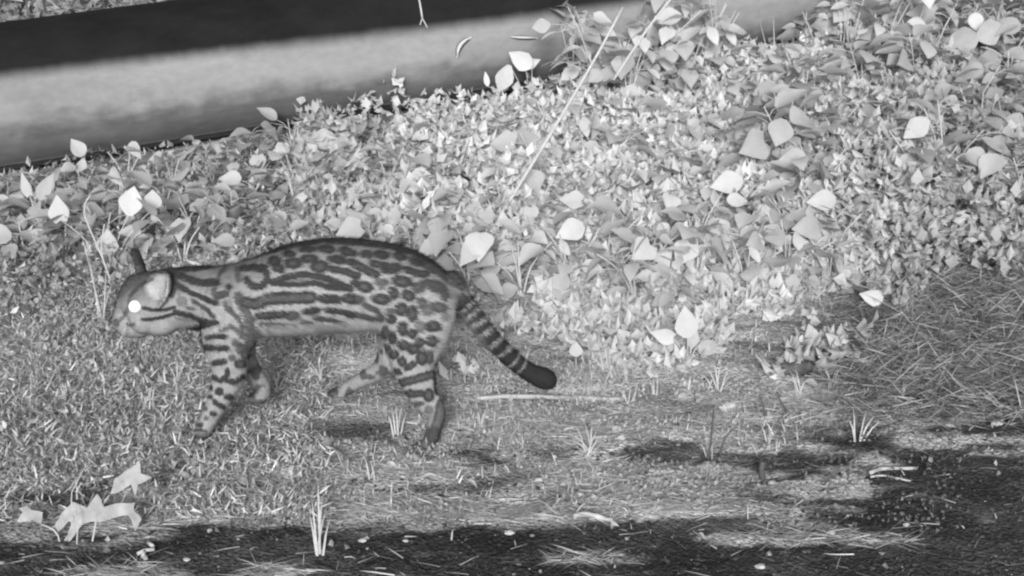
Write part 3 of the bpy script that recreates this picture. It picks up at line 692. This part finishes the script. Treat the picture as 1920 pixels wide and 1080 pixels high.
# green and dry grass
P, px, py = sample(64000, -150, 2080, 330, 1080, lambda x, y: np.clip(.3 + .8*np.exp(-((x-1050)/320)**2 - ((y-740)/120)**2) + .6*(x < 420)*(y > 480)*(y < 930) + .35*(x > 880)*(x < 1500)*(y < 620), 0, 1)*(1 - .93*soil_mask(x, y))*(1 - .8*sstep(880, 1000, y)))
k = clump(P, 5) > .47; P, px, py = P[k], px[k], py[k]
tn = np.where(rng.random(len(P)) < .35, .62, .42)*rng.uniform(.6, 1.2, len(P)); tn *= 1 + .25*np.exp(-((px-1150)/350)**2 - ((py-480)/200)**2)  # last factor brightens the centre-right, light put into the grass tone
V, F, T = blades(P, rng.uniform(.012, .06, len(P))*(.2+1.4*clump(P, 3)**1.5), rng.uniform(.0006, .0019, len(P)), np.clip(tn, .08, .65), .85)
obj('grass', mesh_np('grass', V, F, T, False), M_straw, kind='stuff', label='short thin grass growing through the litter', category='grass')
# lying straw, mostly across the view; a thick mat at the right
def straw(n, x0, x1, y0, y1, keep, lmin, lmax, wmin, wmax, tmin, tmax, name, label, yawsd=.45, lift=.01, up=.04, yaw0=0.0, sd=.12):
    P, px, py = sample(n, x0, x1, y0, y1, keep); P[:, 2] += rng.random(len(P))*lift + .002
    yaw = rng.normal(yaw0, yawsd, len(P)) + np.where(rng.random(len(P)) < .5, 0, math.pi)
    V, F, T = blades(P, rng.uniform(lmin, lmax, len(P)), rng.uniform(wmin, wmax, len(P)), rng.uniform(tmin, tmax, len(P)), up, yaw, .05, sd)
    # keep lying blades just over the ground
    V[:, 2] = np.maximum(V[:, 2], hgt(V[:, 0], V[:, 1]) + .002)
    obj(name, mesh_np(name, V, F, T, False), M_straw, kind='stuff', label=label, category='straw')
straw(46000, 1480, 2080, 400, 800, lambda x, y: np.clip(sstep(1500, 1720, x)*(1 - .6*sstep(700, 800, y)), 0, 1), .02, .12, .0005, .0021, .06, .46, 'straw_mat', 'matted dry grass lying at the right below the tall shrubs', .8, .035, .12, .15, .22)
PALE = [q for q in BLOBS if q[4] > .25]
def pale_mask(x, y):
    w = np.zeros_like(x)
    for bx, by, rx, ry, v, s in PALE: w = np.maximum(w, 1 - sstep(.7, 1.3, np.hypot((x-bx)/rx, (y-by)/ry)))
    return w
straw(60000, -150, 1900, 640, 1100, lambda x, y: np.clip(.05 + .8*pale_mask(x, y), 0, 1)*(1 - .8*soil_mask(x, y)*(1 - pale_mask(x, y))), .012, .075, .0004, .0013, .22, .66, 'straw_litter', 'pale broken straw scattered in streaks over the soil', .5, .006, .03, -.08)
straw(52000, -150, 620, 480, 980, lambda x, y: (1 - .9*soil_mask(x, y))*.8, .006, .034, .0006, .0024, .14, .70, 'leaf_litter', 'fine mixed leaf litter left of the front paws', 1.4, .02, .25, 0, .4)
# clods and crumbs of soil, chips of litter
ico = bmesh.new(); bmesh.ops.create_icosphere(ico, subdivisions=1, radius=1); iv = np.array([v.co[:] for v in ico.verts]); fi = np.array([[v.index for v in f.verts] for f in ico.faces]); ico.free()
def crumbs(P, r, tone, flat=.6):
    n = len(P); sc = r[:, None, None]*rng.uniform(.6, 1.3, (n, 1, 3))*np.array([1, 1, flat]); V = P[:, None, :] + iv[None]*sc*(1 + rng.normal(0, .15, (n, len(iv), 1)))
    F = (np.arange(n)[:, None, None]*len(iv) + fi[None]).reshape(-1, 3); return V.reshape(-1, 3), F, np.repeat(tone, len(iv))
P, px, py = sample(22000, -100, 2050, 700, 1120, lambda x, y: np.clip(.25 + .75*soil_mask(x, y), 0, 1)*.45)
V, F, T = crumbs(P, .0015 + .005*rng.random(len(P))**3, np.where(rng.random(len(P)) < .08, 
 .22, .055)*rng.uniform(.6, 1.5, len(P)))
obj('soil_crumbs', mesh_np('soil_crumbs', V, F, T, False), M_clod, kind='stuff', label='dark crumbs and clods of bare soil', category='soil')
P, px, py = sample(9000, -100, 1950, 520, 1080, lambda x, y: (1 - .9*soil_mask(x, y))*np.where(y > 960, .3, .8)*(.35 + .65*pale_mask(x, y)))
P[:, 2] += .006
V, F, T = leaflets(P, rng.uniform(.006, .022, len(P)), rng.uniform(.003, .009, len(P)), rng.uniform(.2, .6, len(P)), .15)
obj('litter_chips', mesh_np('litter_chips', V, F, T, False), M_stuff, kind='stuff', label='small pale chips of dead leaves on the ground', category='litter')

P, px, py = sample(30000, 380, 1800, 690, 1000, lambda x, y: .9*(1 - .8*soil_mask(x, y)))
k = (fbm(P[:, 0]*7+20, P[:, 1]*15+3, 4) > .55); P, px, py = P[k], px[k], py[k]; P[:, 2] += rng.random(len(P))*.018
V, F, T = leaflets(P, rng.uniform(.004, .014, len(P)), rng.uniform(.002, .006, len(P)), rng.uniform(.28, .62, len(P))*(1 - .6*soil_mask(px, py)), .5)
obj('ground_cover', mesh_np('ground_cover', V, F, T, False), M_stuff, kind='stuff', label='patches of tiny pale plants on the trampled ground', category='ground cover')

# ------------------------------------------------------------------ single things
def px_stalk(name, label, cat, pts, depthY, r0, r1, mt, group=None, n=10):
    P = np.array([at_y(x, y, depthY if np.isscalar(depthY) else depthY[i]) for i, (x, y) in enumerate(pts)]); P = crv(P, n)
    o0 = P[0].copy(); V, F = tube(P - o0, np.linspace(r0, r1, n), 7)
    o = obj(name, mesh_np(name, V, F), mt); o.location = tuple(o0); o['label'] = label; o['category'] = cat
    if group: o['group'] = group
    return o
g0 = G(880, 495)
px_stalk('dry_stalk', 'long straight pale dry stalk leaning across the bright leaves toward the pipe', 'stalk', [(880,497),(950,385),(1030,255),(1110,120),(1168,14)], [g0[1], g0[1]+.15, g0[1]+.3, g0[1]+.45, g0[1]+.55], .0065, .0045, M_stem)
px_stalk('dry_stalk', 'short pale stalk end rising beside the pipe above the bright leaves', 'stalk', [(1150,150),(1210,60),(1262,-8)], 5.4, .006, .004, M_stem)
px_stalk('dry_stalk', 'thin pale twig leaning among leaves just above the back of the ocelot', 'stalk', [(845,470),(900,420),(945,360)], 4.6, .003, .002, M_stem)
px_stalk('dry_stalk', 'thin pale grass stalk bent over behind the ear of the ocelot', 'stalk', [(222,560),(195,490),(158,400),(170,365)], 4.2, .003, .002, M_stem)
px_stalk('dry_stalk', 'second pale grass stem standing close before the forehead of the ocelot', 'stalk', [(215,555),(205,520),(190,470),(196,420)], 4.1, .003, .002, M_stem)
# hanging tendril on the pipe and the curled pale leaf
T0 = [pipe_hit(x, y) + np.array([0, -.012, .006]) for x, y in ((783,-14),(788,10),(792,35))]
T1 = [pipe_hit(x, y) + np.array([0, -.010, .004]) for x, y in ((792,35),(788,48))]; T2 = [pipe_hit(x, y) + np.array([0, -.010, .004]) for x, y in ((792,35),(802,54))]
V, F = join([tube(T0, .004, 6), tube(T1, .0025, 5), tube(T2, .0025, 5)])
o = obj('tendril', mesh_np('tendril', V - T0[0], F), M_stem); o.location = tuple(T0[0]); o['label'] = 'thin forked tendril hanging down over the dark top of the pipe'; o['category'] = 'tendril'
def ribbon(pts, w, lift=.01):
    P = crv(pts, 9); T = np.gradient(P, axis=0); T /= np.linalg.norm(T, axis=1)[:, None]
    nn_ = np.array([0, -1, .35]); nn_ = nn_/np.linalg.norm(nn_); V = []
    for i in range(9):
        s_ = np.cross(T[i], nn_); ww = w*math.sin(math.pi*(.08 + .84*i/8))
        V += [P[i] - s_*ww, P[i] + nn_*lift, P[i] + s_*ww, P[i] + nn_*(lift - .004)]
    F = []
    for i in range(8):
        for k in range(4): F.append((i*4+k, i*4+(k+1) % 4, i*4+4+(k+1) % 4, i*4+4+k))
    F += [(0, 1, 2, 3), (35, 34, 33, 32)]
    return np.array(V), F
M_white = simple('white_leaf', .50, .7, .08, 40, trans=.1)
def flat_on_pipe(pts, w, label):
    P = [pipe_hit(x, y) + np.array([0, -.006, .002]) for x, y in pts]; V, F = ribbon(P, w)
    o = obj('curled_leaf', mesh_np('curled_leaf', V - P[0], F), M_white); o.location = tuple(P[0]); o['label'] = label; o['category'] = 'leaf'
flat_on_pipe([(884,70),(868,80),(859,94),(858,110)], .013, 'white curled strip of leaf stuck to the side of the pipe')
flat_on_pipe([(958,70),(980,71),(1008,72)], .010, 'flat white sliver of leaf lying on the pipe beside the leaning stalk')
# big pale leaves in front of the pipe and in the middle distance: plants of their own
def big_leaf_plant(px, py, leaves, label, mt=M_leaf, stem=True, tiltback=.3, group=None):
    """leaves: (px, py of leaf centre, half length px, half width px, angle deg); they stand over the ground point under (px, py)"""
    g = GP(px, py); root = thing('broadleaf_plant', label, 'plant', tuple(g))
    if group: root['group'] = group
    tubes = []
    for i, (lx, ly, hl, hw_, an) in enumerate(leaves):
        c = at_y(lx, ly, g[1] + .02*i - .03); z = project(c)[2]; s = float(z)/FPX
        me = leaf_mesh('leaf', 2*hl*s, hw_*s, i % 3, .15, .22, 100+i); me.materials.append(mt)
        o = bpy.data.objects.new('leaf', me); link(o, root)
        a = math.radians(an); dirp = np.array([math.cos(a), 0, math.sin(a)]); st = c - dirp*hl*s
        M_ = Matrix(((-dirp[2], dirp[0], 0), (0, 0, -1), (dirp[0], dirp[2], 0))).transposed()   # local x, y, z axes as columns below
        X_ = Vector((dirp[2], 0, -dirp[0])); Y_ = Vector((dirp[0], tiltback*.5, dirp[2])).normalized(); X_ = (X_ - Y_*X_.dot(Y_)).normalized(); Z_ = X_.cross(Y_)
        if Z_.y > 0: X_ = -X_; Z_ = -Z_
        o.matrix_local = Matrix.Translation(Vector(tuple(st - g))) @ Matrix((X_, Y_, Z_)).transposed().to_4x4()
        tubes.append(tube(crv([(0, 0, -.02), (*((st-g)*.5)[:2], (st-g)[2]*.6), tuple(st-g)], 6), np.linspace(.0022, .0012, 6), 5))
    if stem:
        V, F = join(tubes); obj('stem', mesh_np('stem', V, F), M_stem, root)
    return root
big_leaf_plant(995, 190, [(975,112,26,18,150),(945,150,30,18,250),(1000,118,16,10,20),(912,148,14,6,100)], 'upright plant with three white leaves standing in front of the pipe', M_white)
big_leaf_plant(1290, 680, [(1287,605,30,22,95),(1300,640,24,12,265),(1240,630,22,16,170),(1330,655,22,18,330),(1178,660,18,14,160),(1315,688,18,12,10)], 'low plant with large bright rounded leaves just right of the tail tip', M_leaf)
big_leaf_plant(1640, 590, [(1634,558,22,16,170)], 'single round pale leaf standing alone before the dry grass', M_white)
big_leaf_plant(205, 500, [(200,455,24,22,90),(245,378,28,24,80),(108,390,24,20,100),(285,375,18,20,90),(290,408,10,8,80)], 'plant with bright broad leaves standing behind the far ear of the ocelot', M_leaf)
big_leaf_plant(85, 470, [(85,350,28,14,60),(38,417,16,14,90),(45,345,22,10,110),(100,470,26,10,330)], 'plant with narrow upright leaves below the thick end of the pipe', M_leaf_grey)
big_leaf_plant(1080, 690, [(1080,655,14,13,90),(1108,700,12,9,40)], 'little round-leaved seedling right beside the tail tip', M_leaf)
big_leaf_plant(1290, 170, [(1280,110,36,26,300),(1330,95,38,24,70),(1220,60,24,16,100),(1200,110,28,16,200)], 'plant with big hanging leaves over the hidden stretch of pipe', M_leaf)
big_leaf_plant(1640, 150, [(1615,60,26,24,100),(1600,20,16,10,90),(1720,50,40,24,170),(1690,25,30,14,30),(1560,70,28,13,100)], 'tall plant with large rounded leaves before the dark gap by the pipe', M_leaf_grey)
big_leaf_plant(1800, 190, [(1800,80,34,26,200),(1860,60,30,26,20),(1850,140,30,24,340),(1770,130,30,22,250),(1890,200,30,24,80)], 'tall plant with large overlapping grey leaves at the end of the bank', M_leaf_grey)
# lobed leaves at the lower left
CB = lambda x, y: (x/4, 810 + y/4)
lob = [([(800,510),(830,400),(900,350),(1010,300),(1020,375),(1110,400),(1050,430),(1010,440),(1000,510),(960,430),(900,470),(850,505)], .02),
       ([(400,720),(440,640),(520,570),(640,590),(700,505),(740,550),(720,600),(850,580),(990,565),(980,610),(1050,680),(1000,770),(940,660),(820,670),(680,690),(600,720),(540,800),(490,850),(480,810),(560,690),(500,690),(430,760)], 0),
       ([(130,590),(180,580),(220,610),(300,630),(300,700),(240,670),(120,680),(180,630)], .03)]
g = G(150, 1020); root = thing('lobed_weed', 'weed with pale jagged lobed leaves at the edge of the bare soil', 'weed', tuple(g))
tubes = []
for pts, back in lob:
    P = []
    for x, y in pts:
        px, py = CB(x, y); P.append(at_y(px, py, g[1] + .02 + back))
    P = np.array(P); Q = np.concatenate([P, P[:1]]); P = np.concatenate([[Q[i], Q[i]*.66+Q[i+1]*.34 + .08*(Q[i+1]-Q[i-1] if i else Q[1]-Q[-2])*.0, Q[i]*.33+Q[i+1]*.67] for i in range(len(Q)-1)])
    ctr = P.mean(0); P = P + (P-ctr)*(rng.normal(0, .012, len(P)))[:, None]; c = P.mean(0)
    for q in P:        # bend the blade: leans back with height, curls at the ends
        pass
    bm = bmesh.new(); vs = [bm.verts.new(tuple(q - g)) for q in P]; f = bm.faces.new(vs)
    bmesh.ops.triangulate(bm, faces=[f]); bmesh.ops.subdivide_edges(bm, edges=bm.edges, cuts=2, use_grid_fill=True)
    for v in bm.verts:
        rz = v.co.z; rx = v.co.x - (c-g)[0]
        v.co.y += .55*rz*.5 + .9*rx*rx + .006*math.sin(v.co.x*70 + v.co.z*50)
    gm = bmesh.ops.extrude_face_region(bm, geom=bm.faces[:]); 
    for v in [e_ for e_ in gm['geom'] if isinstance(e_, bmesh.types.BMVert)]: v.co.y += .0012
    bmesh.ops.recalc_face_normals(bm, faces=bm.faces)
    me = bpy.data.meshes.new('leaf'); bm.to_mesh(me); bm.free(); obj('leaf', me, M_lobed, root)
    lo = P[np.argmin(P[:, 2])] - g; lo = lo + np.array([0, .275*lo[2] + .9*(lo[0]-(c-g)[0])**2, 0])
    tubes.append(tube(crv([(lo[0]*.4, .0, -.02), tuple(lo*.6), tuple(lo)], 6), np.linspace(.0022, .0016, 6), 5))
tubes.append(tube(crv([(-.01, 0, -.02), (.0, 0, .05), (-.012, .01, .10), (.02, .02, .16)], 8), np.linspace(.0018, .0008, 8), 5))
V, F = join(tubes); obj('stem', mesh_np('stem', V, F), M_stem, root)
# grass tufts
def tuft(px, py, blist, label, group=None, mt=M_stem, wid=2.4):
    g = GP(px, py); root = thing('grass_tuft', label, 'grass tuft', tuple(g)); 
    if group: root['group'] = group
    for k, (tx, ty) in enumerate(blist):
        e_ = at_y(tx, ty, g[1] + random.uniform(-.03, .03)) - g; st = np.array([random.uniform(-.008, .008), random.uniform(-.006, .006), -.01])
        P = crv([st, st*.5 + e_*.5 + np.array([0, 0, .012]), e_], 5); s_ = np.array([1, random.uniform(-.5, .5), 0]); w = wid/FPX*2.9
        V = []; F = []
        for i in range(5):
            ww = w*(1 - (i/4)**1.5)*.5 + .0002; V += [P[i] - s_*ww, P[i] + s_*ww + np.array([0, .001, 0])]
        for i in range(4): F.append((2*i, 2*i+1, 2*i+3, 2*i+2))
        obj('blade', mesh_np('blade', np.array(V), F), mt, root)
    return root
tuft(598, 1040, [(596,905),(585,940),(604,930),(612,955),(580,965),(618,975),(600,950)], 'slim upright tuft of pale grass blades on the bare soil', wid=4)
tuft(560, 880, [(535,838),(545,832),(556,834),(568,842),(578,850),(586,858),(522,850)], 'small fan of grass blades below the belly of the ocelot')
tuft(1105, 850, [(1080,800),(1095,790),(1110,795),(1122,805),(1138,812),(1068,815),(1150,825),(1060,825)], 'bushy pale grass tuft at the edge of dark soil right of the hind paw', wid=3)
tuft(1345, 735, [(1325,690),(1338,675),(1352,680),(1368,690),(1380,700),(1312,700),(1395,715)], 'spiky grass tuft beside the bright rounded leaves', wid=3)
tuft(1140, 700, [(1118,650),(1130,640),(1142,645),(1155,660),(1105,668),(1165,670)], 'grass tuft between the round seedling and the bright rounded leaves', wid=3)
tuft(1325, 140, [(1290,50),(1318,45),(1350,75),(1285,95),(1345,88),(1300,108),(1335,110)], 'narrow-leaved weed sprout before the dark gap under the pipe', wid=6)
tuft(1440, 130, [(1400,60),(1425,40),(1450,30),(1470,60),(1410,85),(1480,90),(1490,70)], 'narrow-leaved weed growing up before the grey stretch of pipe', wid=6)
tuft(190, 600, [(150,430),(165,470),(200,500),(215,520),(172,520)], 'sparse tuft of thin stems before the nose of the ocelot')
tuft(745, 822, [(735,770),(742,762),(752,765),(763,772),(728,780)], 'tiny forked sprig beside the near hind foot', wid=4)
tuft(1610, 828, [(1625,770),(1600,765),(1640,780),(1590,785),(1655,788)], 'little weed with pale stalks at the edge of the dark soil', wid=4)
for k, (px, py) in enumerate([(470,700),(520,745),(600,720),(905,800),(980,690),(1180,760),(1230,740),(1500,740),(1560,730),(1690,760),(330,720),(280,770),(120,760),(60,690),(380,880),(700,900),(1330,860),(1440,840)]):
    n_ = random.randint(4, 7); tuft(px, py, [(px + random.uniform(-22, 22), py - random.uniform(18, 48)) for _ in range(n_)], 'small tuft of short pale grass near ' + near(G(px, py)), 'small grass tufts on the trampled ground')
# bare dark stems at the right
dk = [([(1327,866),(1334,815),(1338,768)],'tall thin dark bare stem standing in the dark soil patch'),([(1350,856),(1358,825),(1374,804)],'bent dark bare stem beside the tall thin one'),
      ([(1436,787),(1432,765),(1424,742)],'dark bare stem bent like a hook near the pale pebble leaf'),([(1626,737),(1627,712),(1625,688)],'short straight dark stem before the short log'),
      ([(1762,660),(1763,620),(1759,575)],'straight dark stem standing in the matted dry grass'),([(1430,898),(1428,880),(1431,866)],'dark stub with a pale tip in the dark soil'),
      ([(1480,775),(1465,755),(1458,735)],'leaning dark twig among the small pale flowers')]
for pts, lb in dk:
    gy_ = float(G(*pts[0])[1]); px_stalk('bare_stem', lb, 'stem', pts, gy_, .0032 if 'stub' not in lb else .008, .0018 if 'stub' not in lb else .006, M_darkstem)
# sticks and a short log lying on the ground
def lying(name, label, cat, a_, b_, r0, r1, mt, bend=.01, n=9):
    A_, B_ = G(*a_), G(*b_); P = np.array([A_ + (B_-A_)*t for t in np.linspace(0, 1, n)])
    P[:, 2] = hgt(P[:, 0], P[:, 1]) + r0*.8 + bend*np.sin(np.linspace(0, 3, n))*.3; P[:, 1] += bend*np.sin(np.linspace(0, 5, n))
    V, F = tube(P - P[0], np.linspace(r0, r1, n)*(1 + .12*rng.normal(0, 1, n)), 8); o = obj(name, mesh_np(name, V, F), mt); o.location = tuple(P[0]); o['label'] = label; o['category'] = cat; return o
lying('fallen_stick', 'long straight pale stick lying on the ground under the tail', 'stick', (868,752), (1172,748), .006, .005, M_wood)
lying('fallen_stick', 'thin pale stick lying slantwise in the matted dry grass', 'stick', (1832,664), (1897,616), .006, .004, M_stem)
lying('fallen_stick', 'pale split stick lying at the edge of the dark soil on the right', 'stick', (1630,890), (1715,877), .005, .003, M_wood)
lying('fallen_stick', 'thin straw lying below the split stick on dark soil', 'stick', (1632,896), (1705,900), .0025, .0018, M_stem)
lying('fallen_stick', 'short pale stick lying beneath the bright rounded leaves', 'stick', (1120,612), (1160,628), .006, .004, M_stem)
lying('fallen_stick', 'flat pale stick bordering the dark soil patch at the front', 'stick', (1075,972), (1148,975), .006, .005, M_wood)
lying('fallen_stick', 'short pale stick between the ocelot legs', 'stick', (572,716), (612,704), .006, .004, M_wood)
log = lying('short_log', 'short dark log with a pale cut end lying before the dry grass', 'log', (1466,702), (1518,696), .017, .016, M_bark, .0)
# forked twig on the front soil
A_ = G(262, 1046); seg = [[G(258,1044), G(272,1037), G(290,1035)], [G(272,1037), G(268,1050)], [G(278,1022), G(288,1030)]]
V, F = join([tube(np.array(s_) + np.array([0, 0, .006]), .004, 6) for s_ in seg]); o = obj('forked_twig', mesh_np('forked_twig', V - A_, F), M_stem); o.location = tuple(A_); o['label'] = 'little pale forked twig lying on the dark front soil'; o['category'] = 'twig'
# pale clods and pebbles
def clod(px, py, rpx, hpx, label, mt=None, group=None, cat='clod', name='pale_clod'):
    g = G(px, py); s = 1/FPX*float(project(g)[2]); bm = bmesh.new(); bmesh.ops.create_icosphere(bm, subdivisions=4 if rpx > 15 else 2, radius=1)
    r = random.Random(int(px*7+py)); ox = r.uniform(0, 50)
    cc = np.array([v.co[:] for v in bm.verts]); fr = 5.0 if rpx > 15 else 2.2
    nn_ = 1 + (1.5 if rpx > 15 else .8)*(fbm(cc[:, 0]*fr + ox, cc[:, 1]*fr + cc[:, 2]*fr*1.3, 4) - .5)
    for v, n_ in zip(bm.verts, nn_):
        v.co *= float(n_)
        v.co.x *= rpx*s; v.co.y *= rpx*s*.8; v.co.z *= hpx*s
    me = bpy.data.meshes.new(name); bm.to_mesh(me); bm.free(); o = obj(name, me, mt or M_stone); o.location = tuple(g + np.array([0, 0, hpx*s*.35])); o['label'] = label; o['category'] = cat
    if group: o['group'] = group
M_clump = simple('crusty_clump', .30, .9, .6, 160, bump=1.0)
clod(1590, 916, 36, 20, 'rough pale crusty clump on the dark soil at the right', M_clump)
clod(1240, 904, 38, 20, 'rough pale crusty clump in the dark soil patch beside the tall bare stem', M_clump)
clod(1330, 890, 22, 17, 'small pale crusty clump just behind the tall bare stem', M_clump)
clod(1425, 1064, 11, 5, 'small white pebble alone on the dark front soil', cat='pebble', name='pebble')
clod(1368, 765, 13, 9, 'pale rounded pebble leaf beside the hooked dark stem', cat='pebble', name='pebble')
clod(1447, 906, 8, 4, 'tiny white pebble by the dark stub', cat='pebble', name='pebble')
clod(504, 966, 10, 5, 'white chip of stone on the streak of straw below the ocelot', cat='pebble', name='pebble')
for px, py, r in ((100,830,10),(122,833,7),(185,900,8),(38,905,7),(95,770,6),(240,650,6),(370,760,6),(430,775,8),(470,770,6),(490,830,7),(530,850,6),(1010,900,8),(1120,890,9),(955,1000,10),(680,1015,9),(760,1015,6),(850,960,8),(350,1050,7),(1560,1000,7),(1700,985,7),(1870,795,12),(1780,800,9)):
    clod(px, py, r, r*.5, 'small pale stone loose in the litter near ' + near(G(px, py)), group='small pale stones in the litter', cat='pebble', name='pebble')
# loose dry leaves lying about
DL = [leaf_mesh('dry_leaf', .05, .016, k, .3, .5, 300+k) for k in range(4)]
for l in DL: l.materials.append(M_dryleaf)
for k in range(130):
    px, py = random.uniform(-20, 1800), random.uniform(560, 1010)
    if float(soil_mask(np.array([px]), np.array([py]))[0]) > .5 and random.random() < .75: continue
    g = G(px, py); o = bpy.data.objects.new('dry_leaf', DL[k % 4]); link(o); o.location = (g[0], g[1], g[2] + .008)
    o.rotation_euler = (random.gauss(0, .35), random.gauss(0, .5), random.uniform(0, 6.28)); o.scale = (random.uniform(.35, .9),)*3
    o['label'] = 'small curled dry leaf on the ground near ' + near(g); o['category'] = 'dry leaf'; o['group'] = 'curled dry leaves on the ground'
